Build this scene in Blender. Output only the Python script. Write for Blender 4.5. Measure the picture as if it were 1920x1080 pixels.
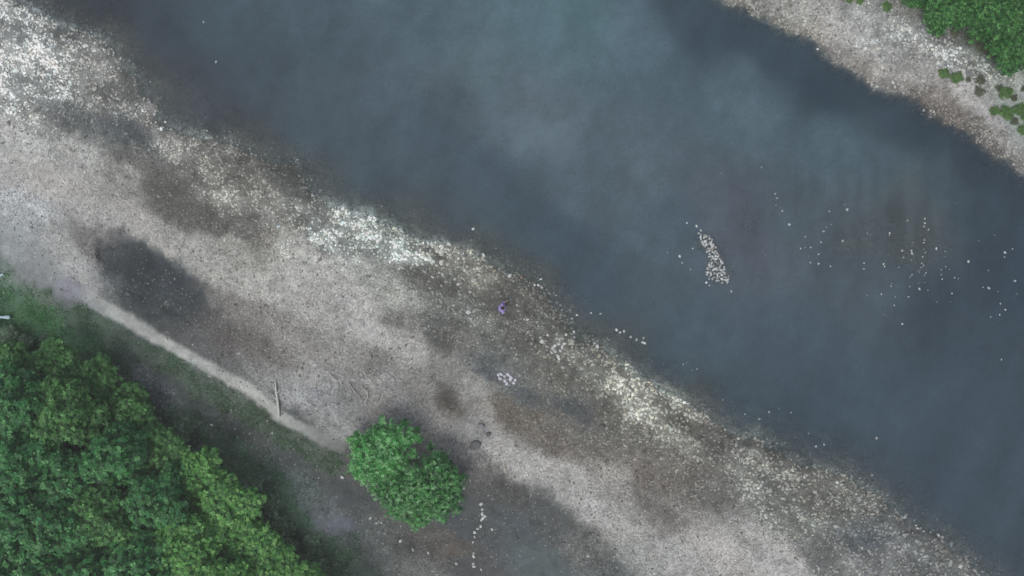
import bpy, math, random
import numpy as np
from mathutils import Vector, Matrix, Euler

# ------------------------------------------------------------------ clear
for o in list(bpy.data.objects):
    bpy.data.objects.remove(o)
S = bpy.context.scene
COL = S.collection
R = math.radians
H = 46.0            # drone height above the river
PPM = 30.0          # map pixels per metre on the ground

# ------------------------------------------------------------------ camera
cd = bpy.data.cameras.new('camera'); cam = bpy.data.objects.new('camera', cd); COL.objects.link(cam)
cam.location = (0, 0, H); cam.rotation_euler = (0, 0, 0)
cd.sensor_width = 36; cd.lens = 36 * H / 64.0
cd.clip_start = 0.5; cd.clip_end = 3000
S.camera = cam

# ------------------------------------------------------------------ sky, sun
SUN_EL, SUN_AZ = 60, 215        # azimuth of the sun, clockwise from +Y
W = bpy.data.worlds.new('World'); S.world = W; W.use_nodes = True
wn = W.node_tree; bg = wn.nodes['Background']
sky = wn.nodes.new('ShaderNodeTexSky'); sky.sky_type = 'NISHITA'; sky.sun_disc = False
sky.sun_elevation = R(SUN_EL); sky.sun_rotation = R(SUN_AZ); sky.dust_density = 4.0; sky.air_density = 1.0
hs = wn.nodes.new('ShaderNodeHueSaturation'); hs.inputs['Saturation'].default_value = .45      # high thin cloud: a greyer sky
wn.links.new(sky.outputs[0], hs.inputs['Color']); wn.links.new(hs.outputs[0], bg.inputs[0]); bg.inputs[1].default_value = 0.125
sd = bpy.data.lights.new('sun', 'SUN'); sd.energy = 0.8; sd.angle = R(38); sd.color = (1, 0.95, 0.88)
so = bpy.data.objects.new('sun', sd); COL.objects.link(so)
dv = Vector((math.sin(R(SUN_AZ)) * math.cos(R(SUN_EL)), math.cos(R(SUN_AZ)) * math.cos(R(SUN_EL)), math.sin(R(SUN_EL))))
so.rotation_euler = (-dv).to_track_quat('-Z', 'Y').to_euler(); so.location = dv * 80
S.view_settings.view_transform = 'Standard'; S.view_settings.look = 'None'
S.view_settings.gamma = 1; S.view_settings.use_curve_mapping = False
S.view_settings.exposure = 0.38
KLAND = np.array([0.97, 0.98, 1.04])     # brightness that daylight gives a white sheet, per channel
KWAT = np.array([1.24, 1.18, 1.20])

# ------------------------------------------------------------------ noise
def lattice(seed, n=256):
    return np.random.RandomState(seed).rand(n, n).astype(np.float32)
_L = {}
def vnoise(x, y, scale, seed):
    """smooth value noise, 0..1"""
    if seed not in _L: _L[seed] = lattice(seed)
    L = _L[seed]
    u = x / scale + 1000.37; v = y / scale + 1000.71
    iu = np.floor(u).astype(np.int64); iv = np.floor(v).astype(np.int64)
    fu = (u - iu); fv = (v - iv)
    fu = fu * fu * (3 - 2 * fu); fv = fv * fv * (3 - 2 * fv)
    a = L[iu % 256, iv % 256]; b = L[(iu + 1) % 256, iv % 256]
    c = L[iu % 256, (iv + 1) % 256]; d = L[(iu + 1) % 256, (iv + 1) % 256]
    return (a * (1 - fu) + b * fu) * (1 - fv) + (c * (1 - fu) + d * fu) * fv
def fbm(x, y, scale, seed, octs=4, gain=0.5):
    t = 0; amp = 1; tot = 0
    for i in range(octs):
        t = t + amp * vnoise(x, y, scale / 2 ** i, seed + i); tot += amp; amp *= gain
    return t / tot
def sstep(a, b, x):
    t = np.clip((x - a) / (b - a), 0, 1); return t * t * (3 - 2 * t)
def lin(c):
    c = np.asarray(c, dtype=np.float64) / 255.0
    return np.where(c <= 0.04045, c / 12.92, ((c + 0.055) / 1.055) ** 2.4)

# ------------------------------------------------------------------ the map of the place (map pixels: x right, y down, 30 per metre)
SHORE_L = [(-3000,-1900),(-200,-150),(-40,-60),(45,8),(110,58),(185,72),(235,130),(290,185),(300,240),(352,252),(430,268),(480,300),(550,305),
 (590,362),(640,392),(700,410),(760,440),(830,460),(905,485),(950,520),(1010,545),(1050,590),(1080,640),(1140,662),(1200,712),
 (1270,755),(1330,790),(1420,822),(1500,868),(1580,892),(1640,935),(1700,985),(1780,1030),(1870,1100),(2200,1300),(4500,2900)]
SHORE_R = [(-1600,-2400),(900,-330),(1250,-70),(1355,0),(1440,38),(1520,82),(1560,112),(1640,152),(1700,182),(1760,217),(1830,262),(1880,297),(1920,322),
 (2020,390),(2300,560),(5500,2300)]
# land: x, y, r, g, b, cobble cover
LAND = """20 30 150 155 155 .8|60 100 165 172 172 .9|130 90 140 143 143 .7|170 130 140 140 138 .6|230 170 118 118 116 .5|100 160 152 157 157 .8
30 190 147 152 154 .8|200 200 146 146 144 .7|265 215 138 136 132 .6|170 235 92 98 102 .4|240 255 78 84 88 .35|130 215 112 116 118 .5|80 230 150 152 152 .6
30 260 160 160 160 .3|150 285 155 155 153 .4|320 260 158 156 150 .6|370 290 140 138 132 .6|260 300 102 99 95 .3|310 350 96 92 86 .3|230 330 142 139 134 .4
400 330 135 132 125 .6|450 320 108 106 99 .5|500 350 130 128 120 .6|540 340 88 88 84 .4|350 390 98 93 86 .3|400 420 103 98 90 .4|440 380 150 147 140 .6
480 430 126 121 114 .5|540 400 150 150 142 .6|600 400 150 155 150 .7|620 440 160 170 168 .9|700 450 166 179 177 .95|770 480 165 178 175 .95|740 430 140 150 145 .7
820 475 150 152 145 .7|860 480 150 150 140 .6|800 520 108 106 98 .45|840 560 115 116 108 .5|900 520 125 125 115 .5|880 580 120 124 118 .55|940 560 95 92 86 .35
1000 570 96 94 86 .35|1040 610 100 100 92 .4|700 500 165 168 163 .5|620 500 165 163 158 .3|560 470 160 158 152 .35|680 560 165 162 158 .3|600 560 155 150 146 .3
740 550 155 155 148 .4|760 600 130 128 122 .4|700 620 162 159 155 .2|770 650 160 155 150 .25|640 600 150 145 142 .3|830 620 92 91 86 .35|880 640 120 118 110 .4
960 620 110 110 102 .45|1010 640 125 125 117 .55|1050 650 132 132 124 .6|1100 660 118 118 110 .55|900 660 88 93 95 .25|960 680 100 102 100 .35|1000 690 115 115 108 .45
840 690 130 125 120 .25|880 720 145 140 135 .25|950 710 120 120 118 .4|920 700 80 85 90 .2|980 740 84 89 91 .25|1040 720 110 108 100 .4|1120 700 125 127 118 .55
1160 720 150 150 138 .7|1200 760 140 140 130 .65|1250 780 140 142 132 .65|1150 780 120 118 108 .5|1080 770 78 82 84 .2|1060 800 108 103 96 .35|1000 790 108 98 87 .3
960 770 102 90 78 .2|840 750 86 79 70 .2|800 730 135 130 125 .3|900 770 135 130 125 .3|820 790 140 135 132 .3|890 800 140 138 137 .3|860 840 135 130 128 .3
940 840 155 150 148 .25|1000 870 160 156 154 .25|1060 900 150 146 144 .25|900 860 115 112 110 .3|850 870 106 102 100 .25|1030 830 110 100 92 .4|1120 840 115 108 98 .4
1200 830 120 115 105 .5|1280 820 130 128 118 .6|1330 830 108 106 99 .5|1400 850 125 124 116 .6|1450 880 120 120 112 .6|1300 880 113 106 98 .45|1220 900 112 102 95 .35
1150 900 140 134 130 .3|1100 950 150 148 146 .3|1180 980 150 146 142 .3|1250 960 123 116 110 .4|1350 930 108 103 96 .4|1420 930 130 132 125 .6|1500 900 130 130 122 .6
1540 920 118 116 107 .5|1580 960 120 120 112 .55|1480 970 140 145 138 .6|1400 990 150 148 145 .35|1330 1010 155 150 148 .25|1270 1040 150 148 148 .3|1200 1050 142 144 142 .4
1450 1040 155 150 150 .25|1540 1040 120 120 120 .5|1620 1000 88 96 103 .45|1660 1040 120 122 122 .5|1750 1060 110 114 114 .5|1850 1150 130 130 126 .5|1100 1030 98 98 97 .35|1150 1070 90 94 94 .3|1020 960 80 83 83 .2
950 920 82 80 80 .2|960 980 72 82 89 .1|1000 1040 77 90 93 .1|900 980 78 81 84 .15|880 1050 78 80 82 .15|820 1000 88 84 80 .2|850 1018 95 84 76 .2|850 960 74 79 86 .1
760 1010 82 78 76 .25|780 1060 110 112 112 .35|700 1020 98 103 100 .3|720 985 93 96 93 .3|660 1000 73 86 80 .2|640 980 100 105 125 .1|580 900 84 98 98 .3
600 940 92 102 103 .3|560 1000 54 74 64 .1|520 900 64 84 71 .15|680 960 83 86 83 .2|640 860 84 84 80 .1|620 900 80 84 82 .15|660 930 70 75 78 .1
20 330 155 152 152 .2|40 300 160 160 158 .25|100 330 157 152 150 .2|60 400 155 160 168 .35|20 450 135 140 145 .1|10 500 108 122 118 .1|30 560 78 104 88 .05
120 440 142 144 147 .2|150 500 145 147 150 .2|190 400 150 145 143 .25|260 420 155 150 148 .25|180 460 122 116 116 .2|90 520 122 127 132 .1|130 550 122 122 142 .1
90 560 95 108 100 .1|345 470 152 148 145 .25|420 520 155 152 148 .25|430 470 150 147 140 .35|500 540 158 155 150 .25|560 510 162 160 156 .25
520 600 130 124 122 .4|580 640 135 130 128 .35|480 650 106 100 97 .35|540 680 125 120 118 .35|600 700 140 138 138 .3|650 670 140 136 134 .3|700 690 123 118 114 .35
740 720 140 136 134 .3|560 730 140 142 146 .3|620 750 130 130 136 .3|660 760 126 124 124 .3|720 770 126 122 120 .25|640 790 135 133 132 .25|760 790 130 126 124 .3
215 462 82 84 86 .15|250 470 66 72 76 .1|290 500 54 64 74 .1|335 530 56 67 78 .08|365 560 72 76 78 .1|245 500 70 76 80 .15|280 550 70 75 78 .2|320 590 76 78 78 .15|400 590 92 88 87 .25|380 640 92 93 94 .2|430 640 95 88 86 .35
450 600 128 122 120 .4|400 560 112 107 105 .3|450 690 100 100 102 .3|210 440 110 106 108 .2|480 700 120 120 122 .3
250 640 82 82 92 .1|300 680 68 78 74 .1|350 720 73 80 78 .1|275 700 118 124 128 .45|300 740 98 106 110 .4|240 690 85 100 92 .2|400 760 66 76 74 .1|450 800 68 78 76 .3|500 820 73 80 78 .2|560 800 72 76 74 .1
380 820 70 88 78 .2|440 850 74 94 84 .3|560 860 73 78 80 .15|500 860 74 86 83 .25|200 620 70 88 78 .1|150 600 78 98 86 .1|220 670 73 93 83 .1|80 600 66 98 72 .0|60 640 42 70 48 0
150 800 28 45 32 0|100 1000 28 45 32 0|300 900 32 52 36 0|400 1000 36 58 38 0|20 750 28 45 32 0|-100 700 30 48 34 0|-200 900 30 48 34 0|300 1200 30 48 34 0|600 1150 50 66 52 .1|-100 400 130 134 138 .1|-150 200 150 154 154 .6
1400 10 140 138 130 .5|1470 20 150 148 142 .4|1500 60 140 135 125 .5|1560 60 150 145 142 .3|1600 30 160 162 162 .5|1540 10 157 154 151 .4|1640 90 160 160 162 .5
1600 110 150 143 138 .4|1680 60 160 165 165 .6|1700 130 152 148 147 .4|1740 90 165 170 172 .75|1750 45 125 126 124 .4|1720 15 132 132 128 .4|1800 50 98 100 96 .2|1790 100 152 157 157 .75
1850 130 146 153 151 .75|1800 180 160 156 158 .2|1760 192 120 108 100 .4|1780 205 116 104 96 .45|1820 230 120 110 104 .5|1860 260 130 122 118 .5|1900 290 137 130 126 .5|1850 215 152 150 154 .2|1890 150 147 156 153 .5
1910 170 152 162 163 .2|1900 220 130 145 140 .1|1912 270 132 137 134 .1|1870 100 60 78 58 .1|1830 70 65 78 62 .1|1900 40 34 56 36 0|2000 150 60 80 60 .1|2000 0 34 54 36 0|2000 350 130 130 126 .4|1500 -60 150 150 148 .4|1750 -60 40 62 42 0|330 790 88 108 93 .1|420 850 86 105 91 .1|480 892 86 105 91 .1|540 955 86 105 93 .1|600 1012 88 105 93 .1|655 1060 96 110 100 .1|240 722 93 112 98 .2|170 652 91 117 96 .1|110 622 86 117 91 .1|2300 300 40 62 42 0"""
LAND = np.array([[float(v) for v in p.split()] for p in LAND.replace('\n', '|').split('|') if p.strip()])  # points along the woods' rim are coloured lighter to offset canopy shade
WATER = """200 30 68 69 76|300 60 68 76 86|420 60 72 87 97|600 60 76 92 102|800 50 81 99 107|1000 40 82 108 114|1080 20 80 110 113|1200 60 84 104 114|1300 30 64 79 92|1350 60 62 78 92
1450 120 60 76 91|1550 180 57 73 87|1700 230 59 74 87|1850 320 57 71 85|1400 150 80 97 107|1400 220 84 102 110|1550 250 79 98 106|1650 300 77 94 102|1750 350 71 85 95
900 140 88 105 110|980 190 91 101 109|1000 220 97 109 116|860 180 80 89 97|700 150 78 91 101|500 150 74 85 95|360 160 72 73 82|400 230 73 77 87|320 200 84 84 82|410 252 86 84 80
600 250 73 86 97|800 250 73 87 98|700 330 73 86 96|900 330 73 87 99|650 375 77 86 88|850 410 75 83 89|950 400 70 86 98|1050 450 68 84 98|1100 550 67 83 97|1150 330 83 95 104
1200 330 90 102 110|1095 370 84 96 105|1250 400 77 92 102|1380 400 88 88 98|1400 450 88 89 98|1330 380 86 90 99|1500 400 81 90 96|1600 420 84 89 93|1720 420 88 90 90|1710 360 90 95 90
1850 420 63 77 90|1900 500 59 73 88|1800 600 63 75 88|1600 550 79 87 95|1500 650 72 86 98|1300 650 72 88 100|1250 720 65 81 93|1400 780 67 83 95|1600 750 68 84 98|1550 850 65 79 91
1650 900 67 79 91|1800 750 66 81 94|1750 900 65 79 93|1880 1000 66 80 92|225 85 77 77 75|265 140 79 79 76|760 418 80 84 82|905 468 81 85 82|1010 522 82 85 82|1078 612 80 85 83|1165 655 78 84 84|1290 745 76 83 84|480 285 82 83 82|600 340 78 83 83|700 -200 80 98 106|2200 700 62 76 90|2200 1200 62 76 90|0 -200 70 76 84"""
WATER = np.array([[float(v) for v in p.split()] for p in WATER.replace('\n', '|').split('|') if p.strip()])

CA, SA = math.cos(R(30)), math.sin(R(30))       # the river runs down to the right at 30 degrees
def along(px, py, k=1.0):
    return (px * CA + py * SA) * k, -px * SA + py * CA
def shepard(px, py, P, soft, power, ani=.55):
    out = np.zeros((px.size, P.shape[1] - 2), dtype=np.float64)
    for i in range(0, px.size, 20000):
        x = px[i:i + 20000, None]; y = py[i:i + 20000, None]
        du, dv = along(x - P[None, :, 0], y - P[None, :, 1], ani); d2 = du ** 2 + dv ** 2 + soft * soft
        w = d2 ** (-power)
        out[i:i + 20000] = (w @ P[:, 2:]) / w.sum(1, keepdims=True)
    return out
def segdist(px, py, poly):
    best = np.full(px.shape, 1e18)
    for (x0, y0), (x1, y1) in zip(poly[:-1], poly[1:]):
        dx, dy = x1 - x0, y1 - y0
        t = np.clip(((px - x0) * dx + (py - y0) * dy) / (dx * dx + dy * dy), 0, 1)
        best = np.minimum(best, (px - x0 - t * dx) ** 2 + (py - y0 - t * dy) ** 2)
    return np.sqrt(best)
def inpoly(px, py, poly):
    c = np.zeros(px.shape, bool); n = len(poly)
    for i in range(n):
        x0, y0 = poly[i]; x1, y1 = poly[(i + 1) % n]
        if y0 == y1: continue
        cond = ((y0 > py) != (y1 > py)) & (px < (x1 - x0) * (py - y0) / (y1 - y0) + x0)
        c ^= cond
    return c
def warp(px, py):
    a = px + 26 * (fbm(px, py, 70, 11, 3) - .5) + 12 * (vnoise(px, py, 13, 21) - .5) + 6 * (vnoise(px, py, 6, 22) - .5)
    b = py + 26 * (fbm(px, py, 70, 31, 3) - .5) + 12 * (vnoise(px, py, 13, 41) - .5) + 6 * (vnoise(px, py, 6, 42) - .5)
    return a, b
PATH = [(165,553),(200,572),(260,605),(330,650),(400,690),(470,728),(530,775),(590,808),(640,838)]
DARK = [(150,585),(230,622),(300,668),(370,712),(440,752),(500,790),(560,828),(620,865)]
HOLLOW = [(180,455),(225,447),(268,455),(292,478),(345,515),(380,545),(388,575),(352,592),(315,585),(272,556),(235,525),(190,500)]
ISLET = [(1308,438),(1330,440),(1342,462),(1347,473),(1360,505),(1370,523),(1366,532),(1350,530),(1330,527),(1321,510),(1328,497),(1326,473)]
SHOALS = [(1660, 460, 260, 110, .95), (1400, 420, 80, 110, .95), (1010, 205, 110, 60, .8), (1190, 335, 70, 60, .75), (1720, 380, 60, 70, .5), (1500, 380, 120, 60, .8), (340, 190, 50, 60, .6)]
def river_sd(px, py):
    """metres from the waterline, positive on land"""
    d = np.minimum(segdist(px, py, SHORE_L), segdist(px, py, SHORE_R)) / PPM
    w = inpoly(px, py, SHORE_L + SHORE_R[::-1])
    return np.where(w, -d, d)
def fields(px, py):
    px = np.asarray(px, float); py = np.asarray(py, float)
    wx, wy = warp(px, py)
    s = river_sd(wx, wy)
    L = shepard(wx, wy, LAND, 16, 2.6)
    col, dens = L[:, :3].copy(), L[:, 3]
    # the narrow pale path and the dark green-grey strip beside it
    dd = segdist(wx, wy, DARK); m = (1 - sstep(12, 34, dd))[:, None] * .8
    col = col * (1 - m) + np.array([82, 96, 87]) * m
    dp = segdist(px * .65 + wx * .35, py * .65 + wy * .35, PATH); hw = 10 + 4 * sstep(330, 160, wx)
    m = ((1 - sstep(hw - 4, hw + 5, dp)) * (.9 - .6 * sstep(540, 650, wx)) * sstep(120, 230, wx))[:, None]
    col = col * (1 - m) + np.array([160, 162, 160]) * m
    dens = dens * (1 - .5 * m[:, 0])
    lum = col.mean(1, keepdims=True); grn = sstep(2, 14, col[:, 1] - .5 * (col[:, 0] + col[:, 2]))[:, None]
    col = lum + (col - lum) * (.5 + .5 * grn) + np.array([-2.2, .4, 2.2]) * (1 - grn)
    hin = np.where(inpoly(wx, wy, HOLLOW), -segdist(wx, wy, HOLLOW), segdist(wx, wy, HOLLOW))
    m = (1 - sstep(-24, 18, hin + 34 * (fbm(px, py, 16, 61, 3) - .5) + 46 * (fbm(px, py, 55, 65, 3) - .5)))[:, None] * .68; col = col * (1 - m) + np.array([60, 66, 71]) * m; dens = dens * (1 - m[:, 0]) + .30 * m[:, 0]
    col = 128 + (col - 128) * 1.14
    under = sstep(.2, 1.2, -s)[:, None]; col = col * (1 - under) + np.array([142, 139, 130]) * under
    # patches: cobbles lie in drifts, silt between them
    au, av = along(px, py, .42)
    patch = .72 * fbm(au, av, 34, 51, 5, .62) + .28 * fbm(px, py, 30, 55, 4, .6)
    contrast = sstep(.25, .7, dens)
    mod = 1 + (patch - .5) * (0.26 + .95 * contrast) + (fbm(px, py, 12, 61, 3) - .5) * (.22 + .25 * contrast)
    hue = (fbm(au, av, 60, 71, 3) - .5) * 3
    col = col * np.clip(mod, .5, 1.5)[:, None] + np.stack([hue, hue * .1, -hue], 1)
    col = col * (1 + .15 * sstep(.5, .85, dens))[:, None]
    # height
    big = (fbm(px, py, 160, 81, 4) - .5); sm = (fbm(px, py, 22, 91, 4) - .5)
    land = .42 * (1 - np.exp(-np.maximum(s, 0) / 3.2)) + .008 * np.clip(s, 0, 60) + big * .5 * sstep(0, 4, s)
    bed = -1.3 * (1 - np.exp(-np.maximum(-s, 0) / np.where(wx * .62 - wy > 500, 1.3, 3.8))) + big * .25 * sstep(0, 3, -s)
    sh = np.zeros_like(s)
    for cx, cy, rx, ry, am in SHOALS: sh = np.maximum(sh, am * np.exp(-((wx - cx) / rx) ** 2 - ((wy - cy) / ry) ** 2))
    sh = np.clip(sh * (.55 + .9 * patch), 0, 1)
    bed = bed * (1 - sh) - (.27 + .18 * (1 - patch)) * sh
    h = np.where(s > 0, land, bed) + sm * .10
    hol = 1 - sstep(-10, 30, np.where(inpoly(wx, wy, HOLLOW), -segdist(wx, wy, HOLLOW), segdist(wx, wy, HOLLOW)))
    h = h - .3 * hol
    isl = 1 - sstep(-6, 18, np.where(inpoly(wx, wy, ISLET), -segdist(wx, wy, ISLET), segdist(wx, wy, ISLET)))
    h = np.where(s < 0, h * (1 - isl) - .24 * isl, np.maximum(h, .012))
    wet = sstep(.10, .0, h) * (s > 0)
    col = col * (1 - .16 * wet)[:, None]
    return dict(sd=s, col=np.clip(col, 12, 215), dens=dens, h=h, patch=patch)
def w2p(x, y): return 960 + x * PPM, 540 - y * PPM
def p2w(px, py, z=0.0):
    k = (H - z) / H
    return (px - 960) / PPM * k, (540 - py) / PPM * k
def ground_z(x, y):
    px, py = w2p(np.array([x]), np.array([y])); return float(fields(px, py)['h'][0])

# ------------------------------------------------------------------ object helpers
def mesh_np(name, V, F, mat, smooth=False, colors=None, attrs=None):
    """V (n,3); F (m,k) index array"""
    me = bpy.data.meshes.new(name)
    V = np.ascontiguousarray(V, dtype=np.float32); F = np.ascontiguousarray(F, dtype=np.int32)
    m, k = F.shape
    me.vertices.add(len(V)); me.vertices.foreach_set('co', V.ravel())
    me.loops.add(m * k); me.loops.foreach_set('vertex_index', F.ravel())
    me.polygons.add(m); me.polygons.foreach_set('loop_start', np.arange(0, m * k, k, dtype=np.int32))
    me.polygons.foreach_set('loop_total', np.full(m, k, dtype=np.int32))
    me.polygons.foreach_set('use_smooth', np.full(m, smooth, dtype=bool))
    if colors is not None:
        a = me.attributes.new('tint', 'FLOAT_COLOR', 'POINT')
        c = np.ones((len(V), 4), dtype=np.float32); c[:, :3] = colors; a.data.foreach_set('color', c.ravel())
    for n, v in (attrs or {}).items():
        a = me.attributes.new(n, 'FLOAT', 'POINT'); a.data.foreach_set('value', np.ascontiguousarray(v, dtype=np.float32))
    me.update(); me.validate()
    if mat: me.materials.append(mat)
    return me
def link(name, me, parent=None, loc=(0, 0, 0), rot=(0, 0, 0), sc=(1, 1, 1)):
    o = bpy.data.objects.new(name, me); COL.objects.link(o)
    o.location = loc; o.rotation_euler = rot; o.scale = sc
    if parent: o.parent = parent
    return o
def tag(o, label=None, cat=None, group=None, kind=None):
    if label: o['label'] = label
    if cat: o['category'] = cat
    if group: o['group'] = group
    if kind: o['kind'] = kind
    return o
def tube(pts, rad, n=6):
    """tapered tube through pts -> V, F(quads)"""
    V = []; F = []
    for i, p in enumerate(pts):
        p = Vector(p); a = Vector(pts[max(i - 1, 0)]); b = Vector(pts[min(i + 1, len(pts) - 1)])
        t = (b - a).normalized(); u = t.orthogonal().normalized(); v = t.cross(u)
        for k in range(n):
            an = 2 * math.pi * k / n
            V.append(p + (u * math.cos(an) + v * math.sin(an)) * rad[i])
    for i in range(len(pts) - 1):
        for k in range(n):
            F.append((i * n + k, i * n + (k + 1) % n, (i + 1) * n + (k + 1) % n, (i + 1) * n + k))
    return np.array(V), np.array(F)
def joinVF(parts):
    V = []; F = []; o = 0
    for v, f in parts:
        V.append(v); F.append(f + o); o += len(v)
    return np.concatenate(V), np.concatenate(F)

# ------------------------------------------------------------------ materials
def newmat(name):
    m = bpy.data.materials.new(name); m.use_nodes = True
    nt = m.node_tree; return m, nt, nt.nodes['Principled BSDF'], nt.nodes['Material Output']
def N(nt, t, **kw):
    n = nt.nodes.new(t)
    for k, v in kw.items(): setattr(n, k, v)
    return n
def mapped(nt, scale):
    g = N(nt, 'ShaderNodeNewGeometry'); m = N(nt, 'ShaderNodeVectorMath', operation='SCALE')
    nt.links.new(g.outputs['Position'], m.inputs[0]); m.inputs['Scale'].default_value = scale
    return m.outputs[0]
def math_(nt, op, a, b=None, c=None):
    n = N(nt, 'ShaderNodeMath', operation=op)
    for i, v in enumerate((a, b, c)):
        if v is None: continue
        if isinstance(v, (int, float)): n.inputs[i].default_value = v
        else: nt.links.new(v, n.inputs[i])
    return n.outputs[0]
def maprange(nt, v, a, b, c, d):
    n = N(nt, 'ShaderNodeMapRange'); nt.links.new(v, n.inputs[0])
    for i, q in enumerate((a, b, c, d)):
        if isinstance(q, (int, float)): n.inputs[i + 1].default_value = q
        else: nt.links.new(q, n.inputs[i + 1])
    return n.outputs[0]
def scalecol(nt, col, fac):
    n = N(nt, 'ShaderNodeVectorMath', operation='SCALE'); nt.links.new(col, n.inputs[0]); nt.links.new(fac, n.inputs['Scale']); return n.outputs[0]

def ground_material():
    m, nt, b, out = newmat('gravel_ground')
    a = N(nt, 'ShaderNodeAttribute', attribute_name='tint'); ad = N(nt, 'ShaderNodeAttribute', attribute_name='grit')
    pos = mapped(nt, 1.0)
    v1 = N(nt, 'ShaderNodeTexVoronoi'); v1.inputs['Scale'].default_value = 9.5; nt.links.new(pos, v1.inputs['Vector'])
    v2 = N(nt, 'ShaderNodeTexVoronoi'); v2.inputs['Scale'].default_value = 17; nt.links.new(pos, v2.inputs['Vector'])
    n1 = N(nt, 'ShaderNodeTexNoise'); n1.inputs['Scale'].default_value = 2.2; n1.inputs['Detail'].default_value = 8; n1.inputs['Roughness'].default_value = .7
    nt.links.new(pos, n1.inputs['Vector'])
    s1 = N(nt, 'ShaderNodeSeparateColor'); nt.links.new(v1.outputs['Color'], s1.inputs[0])
    s2 = N(nt, 'ShaderNodeSeparateColor'); nt.links.new(v2.outputs['Color'], s2.inputs[0])
    gap = maprange(nt, v1.outputs['Distance'], .35, .75, 1.0, .72)
    sp1 = maprange(nt, s1.outputs[0], 0, 1, .74, 1.26); sp2 = maprange(nt, s2.outputs[1], 0, 1, .84, 1.16)
    sp = math_(nt, 'MULTIPLY', math_(nt, 'MULTIPLY', sp1, sp2), gap)
    # less pebbly where it is silt or soil
    sp = math_(nt, 'ADD', math_(nt, 'MULTIPLY', math_(nt, 'SUBTRACT', sp, .93), ad.outputs['Fac']), 1.0)
    nz = maprange(nt, n1.outputs[0], .25, .75, .80, 1.20)
    c = scalecol(nt, scalecol(nt, a.outputs['Color'], sp), nz)
    nt.links.new(c, b.inputs['Base Color']); b.inputs['Roughness'].default_value = .88; b.inputs['Specular IOR Level'].default_value = .3
    bp = N(nt, 'ShaderNodeBump'); bp.inputs['Strength'].default_value = .35; bp.inputs['Distance'].default_value = .05
    hh = math_(nt, 'ADD', math_(nt, 'MULTIPLY', v1.outputs['Distance'], -1.0), n1.outputs[0]); nt.links.new(hh, bp.inputs['Height'])
    nt.links.new(bp.outputs[0], b.inputs['Normal'])
    return m
def water_material():
    m, nt, b, out = newmat('river_water')
    a = N(nt, 'ShaderNodeAttribute', attribute_name='tint'); am = N(nt, 'ShaderNodeAttribute', attribute_name='murk')
    pos = mapped(nt, 1.0)
    n1 = N(nt, 'ShaderNodeTexNoise'); n1.inputs['Scale'].default_value = .9; n1.inputs['Detail'].default_value = 7; n1.inputs['Roughness'].default_value = .62; n1.inputs['Distortion'].default_value = .4
    nt.links.new(pos, n1.inputs['Vector'])
    n2 = N(nt, 'ShaderNodeTexNoise'); n2.inputs['Scale'].default_value = 5.5; n2.inputs['Detail'].default_value = 4; nt.links.new(pos, n2.inputs['Vector'])
    vs = N(nt, 'ShaderNodeTexVoronoi'); vs.inputs['Scale'].default_value = 3.2; nt.links.new(pos, vs.inputs['Vector'])
    ss = N(nt, 'ShaderNodeSeparateColor'); nt.links.new(vs.outputs['Color'], ss.inputs[0])
    # drowned cobbles showing faintly through the silty water
    spot = math_(nt, 'MULTIPLY', maprange(nt, vs.outputs['Distance'], .10, .30, 1, 0), maprange(nt, ss.outputs[0], .72, 1, 0, 1))
    k = math_(nt, 'MULTIPLY', maprange(nt, n1.outputs[0], .25, .75, .86, 1.14), maprange(nt, n2.outputs[0], .3, .7, .92, 1.08))  # fine noise lightens and darkens the water colour in place of ripple light
    k = math_(nt, 'ADD', k, math_(nt, 'MULTIPLY', spot, .22))
    c = scalecol(nt, a.outputs['Color'], k)
    nt.links.new(c, b.inputs['Base Color']); b.inputs['Roughness'].default_value = .16; b.inputs['IOR'].default_value = 1.33
    bp = N(nt, 'ShaderNodeBump'); bp.inputs['Strength'].default_value = .35; bp.inputs['Distance'].default_value = .04
    n3 = N(nt, 'ShaderNodeTexNoise'); n3.inputs['Scale'].default_value = 3.0; n3.inputs['Detail'].default_value = 5; nt.links.new(pos, n3.inputs['Vector'])
    nt.links.new(n3.outputs[0], bp.inputs['Height']); nt.links.new(bp.outputs[0], b.inputs['Normal'])
    tr = N(nt, 'ShaderNodeBsdfTransparent'); tr.inputs[0].default_value = (.90, .94, .95, 1)
    mx = N(nt, 'ShaderNodeMixShader'); nt.links.new(am.outputs['Fac'], mx.inputs[0]); nt.links.new(tr.outputs[0], mx.inputs[1]); nt.links.new(b.outputs[0], mx.inputs[2])
    nt.links.new(mx.outputs[0], out.inputs['Surface'])
    return m
def tint_material(name, rough=.8, spec=.3, lo=.85, hi=1.15, nscale=14, rand=0.0, trans=0.0):
    m, nt, b, out = newmat(name)
    a = N(nt, 'ShaderNodeAttribute', attribute_name='tint')
    n1 = N(nt, 'ShaderNodeTexNoise'); n1.inputs['Scale'].default_value = nscale; n1.inputs['Detail'].default_value = 5
    nt.links.new(mapped(nt, 1.0), n1.inputs['Vector'])
    f = maprange(nt, n1.outputs[0], .3, .7, lo, hi)
    if rand:
        oi = N(nt, 'ShaderNodeObjectInfo'); f = math_(nt, 'MULTIPLY', f, maprange(nt, oi.outputs['Random'], 0, 1, 1 - rand, 1 + rand))
    c = scalecol(nt, a.outputs['Color'], f)
    nt.links.new(c, b.inputs['Base Color']); b.inputs['Roughness'].default_value = rough; b.inputs['Specular IOR Level'].default_value = spec
    if trans:
        tl = N(nt, 'ShaderNodeBsdfTranslucent'); nt.links.new(c, tl.inputs[0])
        mx = N(nt, 'ShaderNodeMixShader'); mx.inputs[0].default_value = trans
        nt.links.new(b.outputs[0], mx.inputs[1]); nt.links.new(tl.outputs[0], mx.inputs[2]); nt.links.new(mx.outputs[0], out.inputs['Surface'])
    return m
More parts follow.
